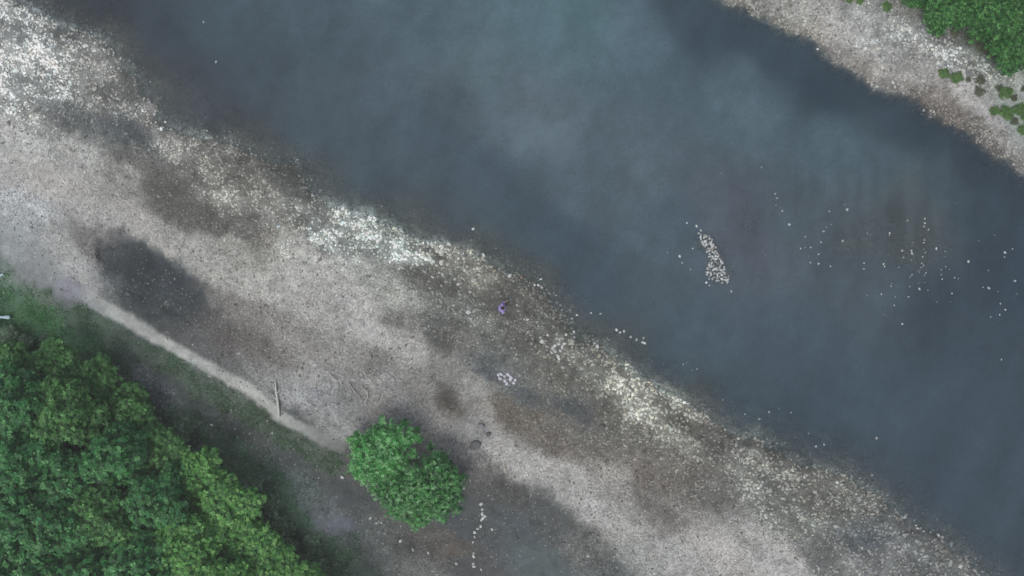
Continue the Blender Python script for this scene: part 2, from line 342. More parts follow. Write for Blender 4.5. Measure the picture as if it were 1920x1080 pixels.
def plain_material(name, col, rough=.7, nscale=12, amp=.2, spec=.3):
    m, nt, b, out = newmat(name)
    n1 = N(nt, 'ShaderNodeTexNoise'); n1.inputs['Scale'].default_value = nscale; n1.inputs['Detail'].default_value = 6
    nt.links.new(mapped(nt, 1.0), n1.inputs['Vector'])
    f = maprange(nt, n1.outputs[0], .3, .7, 1 - amp, 1 + amp)
    rgb = N(nt, 'ShaderNodeRGB'); rgb.outputs[0].default_value = (*col, 1)
    nt.links.new(scalecol(nt, rgb.outputs[0], f), b.inputs['Base Color'])
    b.inputs['Roughness'].default_value = rough; b.inputs['Specular IOR Level'].default_value = spec
    return m
M_GROUND = ground_material(); M_WATER = water_material()
M_COBBLE = tint_material('cobble_stone', .8, .3, .85, 1.15, 22)
M_LEAF = tint_material('leaf', .55, .35, .85, 1.15, 3, 0.0, .3)
M_GRASS = tint_material('grass_blade', .7, .2, .8, 1.2, 2, 0, .25)
M_BARK = plain_material('bark', (.09, .075, .06), .9)
M_TWIG = plain_material('bleached_wood', (.42, .40, .38), .85)

# ------------------------------------------------------------------ ground and river
def axis(lo, hi, step, far):
    a = list(np.arange(lo, hi + step / 2, step)); s = step
    l = []; x = lo
    while x > -far: s *= 1.22; x -= s; l.append(x)
    s = step; r = []; x = a[-1]
    while x < far: s *= 1.22; x += s; r.append(x)
    return np.array(l[::-1] + a + r)
def grid(xs, ys):
    X, Y = np.meshgrid(xs, ys); nx, ny = len(xs), len(ys)
    i = np.arange(nx * ny).reshape(ny, nx)
    F = np.stack([i[:-1, :-1].ravel(), i[:-1, 1:].ravel(), i[1:, 1:].ravel(), i[1:, :-1].ravel()], 1)
    return X.ravel(), Y.ravel(), F
xs = axis(-33.5, 33.5, .12, 900); ys = axis(-19.5, 19.5, .12, 900)
X, Y, F = grid(xs, ys)
px, py = w2p(X, Y); fl = fields(px, py)
gcol = lin(fl['col']) / KLAND * (1.02 - .44 * sstep(.25, .7, fl['dens']) * (fl['sd'] > -.15))[:, None]
grit = sstep(.05, .3, fl['dens']) * .8 + .2
g = link('ground', mesh_np('ground', np.stack([X, Y, fl['h']], 1), F, M_GROUND, True, gcol, {'grit': grit})); tag(g, kind='structure')

xs = axis(-33.5, 33.5, .2, 900); ys = axis(-19.5, 19.5, .2, 900)
X, Y, F = grid(xs, ys); px, py = w2p(X, Y); fw = fields(px, py)
wx = px + 40 * (fbm(px, py, 120, 111, 4) - .5); wy = py + 40 * (fbm(px, py, 120, 121, 4) - .5)
wc = shepard(wx, wy, WATER, 30, 2.2, .8)
# long silt streaks drawn out down the current
streak = fbm(px * 1.0, py * .16, 16, 131, 3) - .5
zone = np.exp(-(((px - 1640) / 260) ** 2 + ((py - 430) / 150) ** 2))
blot = fbm(px + py * .45, (py - px * .45) * .5, 60, 141, 5, .6) - .5
wl_ = wc.mean(1, keepdims=True); wl_ = 86 + (wl_ - 86) * 1.25; wc = wl_ * (.5 * wc / wc.mean(1, keepdims=True) + .5 * np.array([.86, 1.01, 1.13]))
wc = wc * (1 + streak * .22 * zone + blot * .20)[:, None]
depth = np.maximum(0, -fw['h'])
murk = np.clip(1 - np.exp(-(depth) / .27), .10, 1)
wl = np.clip(lin(wc) / KWAT - .012, .004, 1)
keep = fw['sd'] < 1.4
kf = keep[F].any(1); F2 = F[kf]; used = np.unique(F2); rm = np.full(len(X), -1); rm[used] = np.arange(len(used))
wv = np.stack([X, Y, np.zeros_like(X)], 1)[used]
w = link('river_water', mesh_np('river_water', wv, rm[F2], M_WATER, True, wl[used], {'murk': murk[used]})); tag(w, kind='structure')

# ------------------------------------------------------------------ stones
ICO = []
t_ = (1 + 5 ** .5) / 2
ICO_V = np.array([(-1, t_, 0), (1, t_, 0), (-1, -t_, 0), (1, -t_, 0), (0, -1, t_), (0, 1, t_), (0, -1, -t_), (0, 1, -t_), (t_, 0, -1), (t_, 0, 1), (-t_, 0, -1), (-t_, 0, 1)], float)
ICO_V /= np.linalg.norm(ICO_V[0])
ICO_F = np.array([(0, 11, 5), (0, 5, 1), (0, 1, 7), (0, 7, 10), (0, 10, 11), (1, 5, 9), (5, 11, 4), (11, 10, 2), (10, 7, 6), (7, 1, 8), (3, 9, 4), (3, 4, 2), (3, 2, 6), (3, 6, 8), (3, 8, 9), (4, 9, 5), (2, 4, 11), (6, 2, 10), (8, 6, 7), (9, 8, 1)])
def scatter_cobbles(name, PX, PY, rad, tint, label, zoff=None, seed=1):
    rs = np.random.RandomState(seed); n = len(PX)
    f = fields(PX, PY); x = (PX - 960) / PPM; y = (540 - PY) / PPM
    el = rs.uniform(1.0, 1.75, n); fl_ = rs.uniform(.38, .7, n); an = rs.uniform(0, 2 * np.pi, n)
    V = ICO_V[None] * (1 + rs.uniform(-.16, .16, (n, 12, 1)))
    V = V * np.stack([rad * el, rad, rad * fl_], 1)[:, None, :]
    tl = rs.uniform(-.3, .3, n)                       # small tilt
    c, s = np.cos(tl), np.sin(tl); xx = V[..., 0] * c[:, None] - V[..., 2] * s[:, None]; zz = V[..., 0] * s[:, None] + V[..., 2] * c[:, None]
    c, s = np.cos(an), np.sin(an)
    vx = xx * c[:, None] - V[..., 1] * s[:, None] + x[:, None]; vy = xx * s[:, None] + V[..., 1] * c[:, None] + y[:, None]
    vz = zz + (f['h'] + rad * fl_ * .3 + (0 if zoff is None else zoff))[:, None]
    VV = np.stack([vx, vy, vz], 2).reshape(-1, 3)
    FF = (ICO_F[None] + (np.arange(n) * 12)[:, None, None]).reshape(-1, 3)
    CC = np.repeat(tint, 12, 0)
    o = link(name, mesh_np(name, VV, FF, M_COBBLE, False, CC)); tag(o, label, 'cobbles', kind='stuff')
    return o
rs = np.random.RandomState(7)
n0 = 330000
PX = rs.uniform(-60, 1990, n0); PY = rs.uniform(-60, 1150, n0); f = fields(PX, PY)
drift = sstep(.38, .62, f['patch'] * .62 + vnoise(*along(PX, PY, .6), 8, 201) * .38)
p = np.clip(f['dens'], 0, 1) ** 1.05 * (.22 + 1.0 * drift)
p = p * (.62 + .25 * sstep(.5, .85, f['dens']))
rb = (PX > 1150) & (PY < 500) & (PX * .62 - PY > 700)
p = np.where(rb, p * 1.5 + .05, p)
p = np.maximum(p, .34 * np.exp(-np.abs(f['sd'] + .05) / .42) * (.15 + drift))
p = np.where(f['sd'] < 0, p * np.exp(f['sd'] / .6), p)
ok = (rs.rand(n0) < p) & (f['sd'] > -1.6)
PX, PY = PX[ok], PY[ok]; f = {k: v[ok] for k, v in f.items()}; n = len(PX)
rad = .92 * (.040 + .034 * rs.rand(n) ** 2 + .045 * np.clip(f['dens'] - .2, 0, 1) * rs.rand(n)) * np.where(rs.rand(n) < .06, 1.5, 1)
rad = rad * (1 + .35 * np.exp(-np.abs(f['sd'] - 1) / 1.8) * (PX > 780))
rad = np.where((PX > 1500) & (PY < 400), rad * .85, rad)
br = rs.uniform(.7, 1.42, n) * (1 + .14 * sstep(.55, .85, f['dens'])); dk = rs.rand(n) < .16; br = np.where(dk, rs.uniform(.35, .6, n), br)
hl = (rs.rand(n) < .05); br = np.where(hl, br * 1.3, br)
base = .6 * lin(f['col']) + .45 * lin(f['col'] * .35 + np.array([152, 154, 150]) * .65)
tint = base / KLAND * br[:, None] * (.95 + .15 * sstep(.3, .8, f['dens']))[:, None]
tint = np.clip(tint * (1 + rs.normal(0, .035, (n, 1)) * np.array([1, 0, -1])), .01, .78)
print('cobbles', n)
left = ~((PX > 1150) & (PY < 500) & (PX * .62 - PY > 700))
scatter_cobbles('shore_cobbles', PX[left], PY[left], rad[left], tint[left], 'grey and white cobbles strewn along the wide near bank of the river', seed=3)
scatter_cobbles('shore_cobbles', PX[~left], PY[~left], rad[~left], tint[~left], 'pale cobbles covering the narrow bank in the upper right corner', seed=4)
# drowned stones in the shallows
n1 = 26000; PX = rs.uniform(-60, 1990, n1); PY = rs.uniform(-60, 1150, n1); s = river_sd(PX, PY)
shz = sum(am * np.exp(-((PX - cx) / rx) ** 2 - ((PY - cy) / ry) ** 2) for cx, cy, rx, ry, am in SHOALS)
ok = (s < -.1) & (rs.rand(n1) < np.exp(s / 2.2) * .9 + np.clip(shz, 0, 1) * .6 * sstep(.4, .6, fbm(PX, PY * .5, 40, 411, 3))); PX, PY = PX[ok], PY[ok]; n = len(PX)
tint = np.array([[.30, .31, .30]]) * rs.uniform(.4, 2.0, (n, 1))
scatter_cobbles('submerged_cobbles', PX, PY, rs.uniform(.035, .085, n), tint, 'dim stones on the river bed under the shallow water by the banks', seed=5)

n1 = 9000; rs = np.random.RandomState(8); PX = rs.uniform(1200, 1930, n1); PY = rs.uniform(280, 620, n1); s = river_sd(PX, PY)
shz = sum(am * np.exp(-((PX - cx) / rx) ** 2 - ((PY - cy) / ry) ** 2) for cx, cy, rx, ry, am in SHOALS[:2])
ok = (s < -2) & (rs.rand(n1) < np.clip(shz, 0, 1) ** 1.3 * .42 * sstep(.30, .75, fbm(PX, PY * .5, 30, 421, 3))); PX, PY = PX[ok], PY[ok]; n = len(PX)
hz = fields(PX, PY)['h']
scatter_cobbles('shoal_cobbles', PX, PY, rs.uniform(.03, .06, n), np.array([[.36, .37, .36]]) * rs.uniform(.6, 1.7, (n, 1)), 'fine dim stones of the drowned shoal in the right part of the river', zoff=-hz - rs.uniform(.03, .28, n), seed=6)

# single stones one can pick out: a few shared shapes
def stone_mesh(seed, tint):
    r = np.random.RandomState(seed)
    import bmesh
    bm = bmesh.new(); bmesh.ops.create_icosphere(bm, subdivisions=2, radius=1)
    dirs = r.normal(size=(9, 3)); dirs /= np.linalg.norm(dirs, axis=1)[:, None]; off = r.uniform(.62, .92, 9)
    for v in bm.verts:
        co = np.array(v.co)
        for d, q in zip(dirs, off):
            e = co @ d
            if e > q: co = co - d * (e - q) * .85
        v.co = co * np.array([1.0, r.uniform(.999, 1.0), 1.0])
    me = bpy.data.meshes.new('stone'); bm.to_mesh(me); bm.free()
    a = me.attributes.new('tint', 'FLOAT_COLOR', 'POINT'); c = np.ones((len(me.vertices), 4), np.float32); c[:, :3] = tint; a.data.foreach_set('color', c.ravel())
    for p_ in me.polygons: p_.use_smooth = True
    me.materials.append(M_STONE1); return me
M_STONE1 = tint_material('river_stone', .75, .35, .8, 1.15, 18, .18)
PALE = [stone_mesh(i, (.33 + .05 * i, .35 + .05 * i, .35 + .045 * i)) for i in range(4)]
GREY = [stone_mesh(10 + i, (.26, .265, .25)) for i in range(3)]
BROWN = [stone_mesh(20, (.26, .17, .14))]
DARKS = [stone_mesh(30, (.12, .125, .125))]
rr = random.Random(5)
def put_stones(items, label, group, kinds=PALE, name='river_stone', lift=0.25):
    P = np.array([(a[0], a[1]) for a in items], float); hz = fields(P[:, 0], P[:, 1])
    out = []
    for i, a in enumerate(items):
        r = (a[2] if len(a) > 2 else rr.choice((1.05, 1.25, 1.5, 1.8, 2.4))) / PPM
        x, y = (a[0] - 960) / PPM, (540 - a[1]) / PPM
        z = max(hz['h'][i], -.02) if hz['sd'][i] < 0 else hz['h'][i]
        o = link(name, rr.choice(kinds), None, (x, y, z + r * lift), (rr.uniform(-.2, .2), rr.uniform(-.2, .2), rr.uniform(0, 6.28)),
                 (r * rr.uniform(.95, 1.3), r * rr.uniform(.7, 1.0), r * rr.uniform(.5, .75)))
        if label: tag(o, label, 'stone', group)
        out.append(o)
    return out
def conv(s, ox, oy, k):
    return [(ox + float(a.split(',')[0]) / k, oy + float(a.split(',')[1]) / k) for a in s.split()]
shoal = conv("600,183 825,108 925,98 912,70 835,182 808,198 793,220 690,252 778,282 900,276 663,318 690,312 720,312 710,360 765,350 765,403 832,418 718,397 1040,232 1057,240 1165,232 1163,245", 1280, 360, 3)
put_stones(shoal, 'small pale stone in the loose midstream scatter between the wedge-shaped islet and the vertical streak', 'stones scattered midstream right of the islet')
streakst = conv("1265,160 1362,150 1362,175 1382,212 1297,286 1235,330 1242,368 1287,330 1290,345 1287,382 1360,270 1357,285 1357,322 1215,425 1355,410 1340,425 1335,440 1330,455 1345,400 1350,420 1325,445 1290,465 1280,478 1278,532 1327,513 1332,545 1362,510 1380,552 1270,590 1175,515 1173,530 1195,590 1130,405 1135,418 1020,400 1020,432 1038,582 1118,575 1190,638 1135,690 1365,340 1350,365 1368,455 1360,470", 1280, 360, 3)
for lo, hi, wd in ((0, 452, 'upper'), (452, 508, 'middle'), (508, 999, 'lower')):
    put_stones([q for q in streakst if lo <= q[1] < hi], 'small pale stone in the %s third of the vertical streak of stones in the river' % wd, 'stones in the %s vertical streak' % wd)
rightst = conv("1427,318 1478,335 1475,365 1665,275 1813,340 1810,366 1855,320 1607,390 1720,442 1455,437 1455,465 1460,490 1530,482 1550,487 1515,570 1507,618 1690,536 1722,540 1773,560 1880,572 1870,500 1787,628 1815,662 1783,690 1733,703 1793,943 1430,618 1755,243 1235,742 1480,420 1500,435", 1280, 360, 3)
for lo, hi, wd in ((0, 500, 'upper'), (500, 999, 'lower')):
    put_stones([q for q in rightst if lo <= q[1] < hi], 'tiny pale stone in the %s half of the sparse scatter near the right edge' % wd, '%s scatter near the right edge' % wd)
up = conv("530,35 545,128 560,105 520,10 550,90 525,75", 1280, 360, 3)
put_stones(up, 'tiny grey stone in the short faint row upstream of the scattered shoal', 'stones in the faint upper row', GREY)
isl = conv("66,558 207,600 238,680 328,750", 1240, 380, 6)
put_stones(isl, 'small lone stone in the water just left of the wedge-shaped islet', 'stones left of the islet', GREY)
put_stones([(1288, 418, 2.2)], 'round white stone standing alone at the upper tip of the wedge-shaped islet', None)
put_stones([(1371, 546, 2.4)], 'white stone standing alone just below the lower end of the wedge-shaped islet', None)
put_stones([(1324.5, 529.7, 2.4)], 'pale stone sitting just off the lower left corner of the wedge-shaped islet', None)
pts = []
for _ in range(9000):
    a = (rr.uniform(1305, 1372), rr.uniform(436, 534))
    if inpoly(np.array([a[0]]), np.array([a[1]]), ISLET)[0] and all((a[0] - b[0]) ** 2 + (a[1] - b[1]) ** 2 > 11 for b in pts): pts.append(a)
    if len(pts) >= 105: break
pts = [(a, b, rr.uniform(1.7, 3.1)) for a, b in pts + [(1306, 424), (1310, 437), (1324, 443), (1314, 432)]]
for lo, hi, wd in ((0, 465, 'narrow upper tail'), (465, 497, 'middle'), (497, 999, 'broad foot')):
    put_stones([q for q in pts if lo <= q[1] < hi and int(q[0] * 7) % 4], 'whitish cobble packed in the %s of the wedge-shaped gravel islet in midstream' % wd, 'whitish cobbles in the islet %s' % wd, PALE)
    put_stones([q for q in pts if lo <= q[1] < hi and not int(q[0] * 7) % 4], 'dull grey cobble packed in the %s of the wedge-shaped gravel islet in midstream' % wd, 'grey cobbles in the islet %s' % wd, GREY)
near = conv("870,318 1122,490 1207,582 1175,618 1145,682 1192,713 1297,710 1325,692 1405,680 1458,685 1300,648 1522,882 1833,340 1903,362 1915,398 228,80", 640, 360, 3)
put_stones(near, 'small pale stone in the shallow water off the middle of the near bank', 'stones off the middle of the near bank')
five = conv("1548,775 1568,790 1590,782 1627,815 1660,830 1700,820 1692,845 1705,850", 640, 360, 3)
put_stones([(a, b, 2.6) for a, b in five], 'pale stone in the little row of stones lying in the river off the near bank', 'row of stones off the near bank')
put_stones([(887, 429, 3.0)], 'small white elongated stone lying alone in the river off the bright white gravel', None)
put_stones([(956, 517, 4.2)], 'long pale stone at the waterline above the standing person', None)
put_stones([(983, 489, 4.5)], 'drowned tan stone under the water near the shoreline above the person', None, [stone_mesh(41, (.40, .30, .22))], lift=-.9)
put_stones([(978, 520, 3.2)], 'small reddish brown stone at the waterline above the person', None, BROWN)
low = conv("5,48 15,65 225,90 485,157 543,137 610,160 708,278 635,300 795,340 750,350 1090,303 1065,512 430,197 350,170", 1280, 720, 3) + [(1281, 683), (1287, 680), (1298, 694), (1307, 692)]
put_stones(low, 'small pale stone in the water off the lower right stretch of the near bank', 'stones off the lower right bank')
tl_ = conv("515,180 630,225 635,285 665,250 845,460 893,628 965,658 930,685 1160,660 1165,735 1215,348 1570,883 1637,908 1672,898 1705,1025 1145,123", 0, 0, 3)
put_stones(tl_, 'small pale stone in the shallows along the upper left shoreline', 'stones along the upper left shoreline')
put_stones([(303, 242, 3.0)], 'bright white stone on the waterline of the upper left gravel spit', None, [stone_mesh(42, (.85, .86, .86))])
bank = conv("488,285 605,290 690,488 740,500 1030,715 1048,715 988,635 800,355 515,478 660,518 640,490", 640, 360, 3)
put_stones([(a, b, rr.uniform(2.6, 3.8)) for a, b in bank], 'larger pale stone on the brown gravel of the bank around the person', 'larger stones around the person')
put_stones([(878, 585, 5.0)], 'largest white stone on the bank left of the person', None)
ring = [(1040, 648), (1048, 644), (1054, 650), (1050, 657), (1041, 658), (1046, 668), (1036, 652), (1058, 644), (1048, 672), (1034, 660), (1016, 640), (1027, 628), (1061, 627), (1120, 650), (1115, 643), (1076, 622)]
put_stones([(a, b, rr.uniform(2.8, 4.4)) for a, b in ring], 'big pale cobble in the ring-like cluster on the bank below right of the person', 'ring-like cluster of big cobbles')
lump = [(940, 700), (946, 704), (953, 701), (938, 708), (947, 712), (957, 710), (963, 716), (950, 718), (935, 702), (958, 706), (966, 711)]
put_stones([(a, b, rr.uniform(2.6, 4.6)) for a, b in lump], 'chalky white stone in the compact heap on the dark silt below the person', 'chalky white heap', [stone_mesh(43, (.46, .47, .52))])
line = [(903, 940), (905, 950), (909, 962), (906, 966), (903, 970), (902, 981), (897, 985), (891, 992), (891, 1000), (889, 1030), (889, 1036), (888, 1050), (890, 1055), (888, 1010), (905, 958), (923, 987), (903, 1060)]
put_stones([(a, b, rr.uniform(2.0, 3.6)) for a, b in line], 'pale stone in the crooked vertical line of stones right of the twin bushes', 'crooked line of stones right of the twin bushes')
put_stones(conv("928,555 828,615 850,635 1285,463 1370,463 1508,425 1640,620 1375,983 1528,955", 640, 720, 3), 'small white stone lying alone on the lower gravel bar right of the twin bushes', 'lone stones on the lower gravel bar')
put_stones([(a, b, rr.uniform(2.2, 3.8)) for a, b in conv("175,735 210,762 237,762 340,865 410,910 495,930 650,990", 640, 720, 3)], 'pale stone on the dark soil below the twin bushes', 'stones below the twin bushes')
put_stones([(646, 890, 4)], 'pale stone on dark soil left of the twin bushes', None)
put_stones([(870, 911, 4), ], 'white stone touching the right edge of the lower twin bush', None)
put_stones([(891, 831, 11)], 'large dark flat oval boulder on the pale gravel right of the twin bushes', None, DARKS, 'boulder', lift=.1)
put_stones([(917, 812, 6)], 'smaller dark flat boulder above right of the large dark oval one', None, DARKS, 'boulder', lift=.1)
put_stones([(903, 796, 7)], 'dull grey flat boulder above the two dark ones', None, [stone_mesh(44, (.16, .165, .17))], 'boulder', lift=.1)
put_stones([(61, 381, 2.6)], 'bright white stone alone on the pale sand at the left edge', None)
put_stones(conv("1027,570 835,515 990,488 825,597", 0, 360, 3), 'small white stone lying in the dark hollow', 'stones in the dark hollow')
put_stones(conv("1363,903 1687,943 1105,855", 0, 360, 3), 'small white stone between the pale path and the gravel bar', 'stones beside the pale path')
put_stones(conv("708,878 755,910", 0, 360, 3), 'small white stone on the purplish soil below the pale path', 'stones on the purplish soil')
put_stones(conv("1520,198 1550,265 1210,220 1670,352 1675,440 1340,245 1805,515 1350,290 1420,270 1450,300", 0, 720, 3), 'small pale stone on the dark green-grey ground between path and woods', 'stones between path and woods')
put_stones([(634, 1074, 5)], 'round white stone beside the woods at the bottom edge', None)
put_stones([(1673, 155, 3.4)], 'white stone on the waterline of the far bank in the upper right', None)
put_stones([(1677, 163, 2.8), (1533, 92, 2.2), (1732, 207, 2.2), (1750, 210, 2.2), (1744, 208, 1.8)], 'small pale stone in the water edge of the upper right bank', 'stones on the waterline of the upper right bank')

# ------------------------------------------------------------------ vegetation
def crown_mesh(seed, lobes, nclump, leaf, cols, per=6, shell=.55, flat=.75, spread=1.0):
    """lobes: list of (x,y,z,rx,ry,rz). Leaf clumps of several pointed leaflets on the lobes' outer volume."""
    r = np.random.RandomState(seed)
    vol = np.array([l[3] * l[4] for l in lobes]) ** 1.3; li = r.choice(len(lobes), nclump, p=vol / vol.sum())
    L = np.array(lobes)[li]
    d = r.normal(size=(nclump, 3)); d[:, 2] = np.abs(d[:, 2]) * 1.1 - .25; d /= np.linalg.norm(d, axis=1)[:, None]
    rad = shell + (1 - shell) * r.rand(nclump) ** .6
    lump = 1 + .10 * r.normal(size=nclump) * (shell < .5) + .28 * np.sin(d[:, 0] * 6 + li * 1.7) * np.cos(d[:, 1] * 5.3 + li) + .16 * np.sin(d[:, 0] * 15 + li) * np.sin(d[:, 1] * 14)
    c = L[:, :3] + d * L[:, 3:] * (rad * lump)[:, None]
    ctint = r.choice(len(cols), nclump); base = np.array(cols)[ctint] * r.uniform(.72, 1.3, (nclump, 1))
    # leaflets radiate round the clump
    ang = (np.arange(per)[None] * (2 * np.pi / per) + r.uniform(0, 6.28, (nclump, 1)) + r.normal(0, .3, (nclump, per)))
    up = d * .5 + np.array([0, 0, 1.0]) * flat + r.normal(0, .25, (nclump, 3)); up /= np.linalg.norm(up, axis=1)[:, None]
    u = np.cross(up, r.normal(size=(nclump, 3))); u /= np.linalg.norm(u, axis=1)[:, None]; v = np.cross(up, u)
    dirv = (u[:, None] * np.cos(ang)[..., None] + v[:, None] * np.sin(ang)[..., None])
    side = np.cross(np.broadcast_to(up[:, None], dirv.shape), dirv)
    ln = leaf * r.uniform(.6, 1.25, (nclump, per, 1)); wd = ln * r.uniform(.26, .42, (nclump, per, 1))
    lift = up[:, None] * (r.uniform(-.35, .35, (nclump, per, 1)) * ln)
    o = c[:, None] + dirv * ln * .10 + up[:, None] * r.uniform(-.3, .3, (nclump, per, 1)) * leaf * spread
    tip = o + dirv * ln + lift
    mid = o + dirv * ln * .5 + lift * .35
    V = np.stack([o, mid + side * wd, tip, mid - side * wd], 2).reshape(-1, 3)
    nf = nclump * per; F = np.arange(nf * 4).reshape(nf, 4)
    C = np.repeat((base[:, None] * r.uniform(.8, 1.25, (nclump, per, 1))).reshape(-1, 3), 4, 0)
    return mesh_np('crown', V, F, M_LEAF, False, np.clip(C, .004, .5))
def trunk_mesh(seed, height, r0, reach, nlimb=6):
    r = random.Random(seed); parts = []
    top = (r.uniform(-.2, .2), r.uniform(-.2, .2), height)
    parts.append(tube([(0, 0, -.4), (.04, .02, height * .3), (top[0] * .6, top[1] * .6, height * .65), top], [r0 * 1.25, r0, r0 * .7, r0 * .2], 8))
    for i in range(nlimb):
        a = 2 * math.pi * i / nlimb + r.uniform(-.3, .3); z = height * r.uniform(.3, .6); q = reach * r.uniform(.55, .9)
        parts.append(tube([(0, 0, z), (math.cos(a) * q * .5, math.sin(a) * q * .5, z + height * .16), (math.cos(a) * q, math.sin(a) * q, z + height * .3)], [r0 * .45, r0 * .3, r0 * .08], 6))
    V, F = joinVF(parts); return mesh_np('trunk', V, F, M_BARK, True)
def tree(name, px, py, rpx, h, crown, trunk, rot, label, cat, group=None, rc=2.2):
    h = h * .72
    """crown/trunk meshes are made for a tree of crown radius 1 m-normalised to rc"""
    zc = h * .68
    x, y = p2w(px, py, zc); gz = max(ground_z(x, y), .05)
    e = bpy.data.objects.new(name, None); COL.objects.link(e); e.location = (x, y, gz); e.rotation_euler = (0, 0, rot)
    s = rpx / PPM * (H - zc) / H / rc
    e.scale = (s, s, h / (rc * 3.0) if name != 'bush' else h / (rc * 1.5)); tag(e, label, cat, group)
    link('trunk', trunk, e); link('crown', crown, e)
    return e
def rand_lobes(seed, rc, n, z0, thick):
    r = random.Random(seed); out = [(0, 0, z0, rc * .62, rc * .62, thick)]
    for i in range(n):
        a = 2 * math.pi * i / n + r.uniform(-.3, .3); q = rc * r.uniform(.42, .62)
        out.append((math.cos(a) * q, math.sin(a) * q, z0 + r.uniform(-.5, .35) * thick, rc * r.uniform(.32, .5), rc * r.uniform(.32, .5), thick * r.uniform(.5, .8)))
    return out
RC = 2.2
DG = [(.024, .145, .036), (.044, .20, .052), (.014, .085, .026), (.095, .27, .092), (.032, .175, .052)]
LG = [(.085, .27, .050), (.065, .23, .048), (.16, .37, .095), (.032, .14, .032)]
SG = [(.050, .19, .040), (.030, .14, .030), (.12, .31, .095), (.012, .07, .014)]
darkC = [crown_mesh(100 + i, rand_lobes(i, RC, 6, 4.6, 2.1), 3300, .17, DG, 6) for i in range(5)]
midC = [crown_mesh(160 + i, rand_lobes(12 + i, RC, 6, 4.5, 2.1), 3700, .145, [(.060, .20, .045), (.044, .155, .038), (.11, .28, .082), (.022, .095, .022)], 6) for i in range(3)]
lightC = [crown_mesh(200 + i, rand_lobes(20 + i, RC, 7, 4.4, 2.1), 4300, .125, LG, 6) for i in range(3)]
softC = [crown_mesh(300 + i, rand_lobes(40 + i, RC, 7, 3.9, 2.4), 4600, .12, SG, 5, spread=1.8) for i in range(2)]
TR = [trunk_mesh(i, 5.2, .16, 1.8) for i in range(3)]
forest = [  # x, y, r, h, kind, label
 (18, 690, 50, 3.8, 'd', 'dark broadleaf tree at the left edge, topmost of the woods'),
 (112, 688, 50, 3.8, 'd', 'dark green tree second along the upper rim of the woods'),
 (185, 715, 50, 3.6, 'd', 'mid green tree on the upper rim of the woods beside the whitish ground'),
 (245, 765, 46, 3.6, 'd', 'mid green small tree on the rim of the woods where the pale shrubs begin'),
 (45, 745, 66, 7.0, 'd', 'dark tree at the left edge, second row of the woods'),
 (140, 775, 62, 6.8, 'd', 'dark tree in the second row of the woods, behind the upper rim'),
 (225, 850, 60, 6.5, 'd', 'dark tree in the middle of the woods above the deepest gaps'),
 (310, 850, 56, 3.6, 'd', 'green tree on the right rim of the woods halfway down'),
 (55, 850, 66, 7.5, 'd', 'tall dark tree at the left edge, halfway down the woods'),
 (140, 890, 58, 6.6, 'd', 'dark tree beside the black gap in the left of the woods'),
 (385, 890, 52, 3.8, 'l', 'yellow-green tree with small leaves at the right rim of the woods'),
 (300, 935, 60, 6.2, 'd', 'dark tree left of the yellow-green crowns'),
 (215, 960, 60, 7.0, 'd', 'dark tree in the lower middle of the woods'),
 (40, 950, 66, 8.0, 'd', 'tall dark tree at the left edge in the lower woods'),
 (125, 985, 62, 7.6, 'd', 'dark tree second from the left edge in the lower woods'),
 (430, 960, 66, 4.2, 'l', 'largest yellow-green tree on the right rim of the woods'),
 (350, 1010, 62, 6.0, 'l', 'yellow-green tree near the bottom edge, left of the largest yellow-green one'),
 (490, 1045, 62, 4.0, 'l', 'yellow-green tree at the bottom edge on the right end of the woods'),
 (560, 1085, 50, 3.6, 'l', 'small yellow-green tree cut by the bottom edge at the end of the woods'),
 (420, 1090, 60, 6.0, 'l', 'yellow-green tree cut by the bottom edge in the middle of the light crowns'),
 (270, 1050, 62, 7.2, 'd', 'dark tree at the bottom edge beside the light crowns'),
 (180, 1075, 62, 7.4, 'd', 'dark tree at the bottom edge, third from the left corner'),
 (95, 1080, 62, 7.8, 'd', 'dark tree at the bottom edge, second from the left corner'),
 (10, 1050, 66, 8.2, 'd', 'tall dark tree filling the lower left corner')]
for i, (a, b, r_, h, k, lab) in enumerate(forest):
    tree('broadleaf_tree', a, b, r_ * 1.12, h, (midC[i % 3] if i in (0, 1, 2, 3, 5, 7, 12) else darkC[i % 5] if k == 'd' else lightC[i % 3]), TR[i % 3], i * 1.7, lab, 'tree', 'trees of the riverside woods')
for i, (a, b) in enumerate([(-120, 800), (-100, 900), (-110, 1000), (-80, 1090), (60, 1190), (190, 1190), (320, 1190), (450, 1190), (600, 1180)]):
    tree('broadleaf_tree', a, b, 80, 7, darkC[i % 5], TR[i % 3], i * 2.1, 'dark woodland tree just outside the picture beyond the lower left woods', 'tree', 'woodland trees outside the frame')
# low scrub on the rims
SC = [(.095, .19, .095), (.13, .21, .13), (.075, .155, .08), (.18, .25, .18)]
shrubC = [crown_mesh(400 + i, rand_lobes(60 + i, 1.0, 5, .45, .35), 260, .16, SC, 5) for i in range(3)]
shrubG = [crown_mesh(420 + i, rand_lobes(80 + i, 1.0, 4, .45, .35), 420, .16, [(.09, .19, .05), (.12, .23, .075), (.07, .15, .045)], 5) for i in range(3)]
shrubD = [crown_mesh(440, rand_lobes(90, 1.0, 4, .45, .35), 200, .16, [(.10, .13, .075), (.12, .12, .09), (.08, .11, .06)], 5)]
STEM = trunk_mesh(9, .6, .04, .5, 5)
def shrub(px, py, rpx, mesh, label, group, cat='shrub', name='shrub', hf=1.0):
    x, y = p2w(px, py); z = ground_z(x, y); s = rpx / PPM
    e = bpy.data.objects.new(name, None); COL.objects.link(e); e.location = (x, y, z); e.scale = (s, s, s * hf); e.rotation_euler = (0, 0, px * .7)
    tag(e, label, cat, group); link('stem', STEM, e); link('foliage', mesh, e)
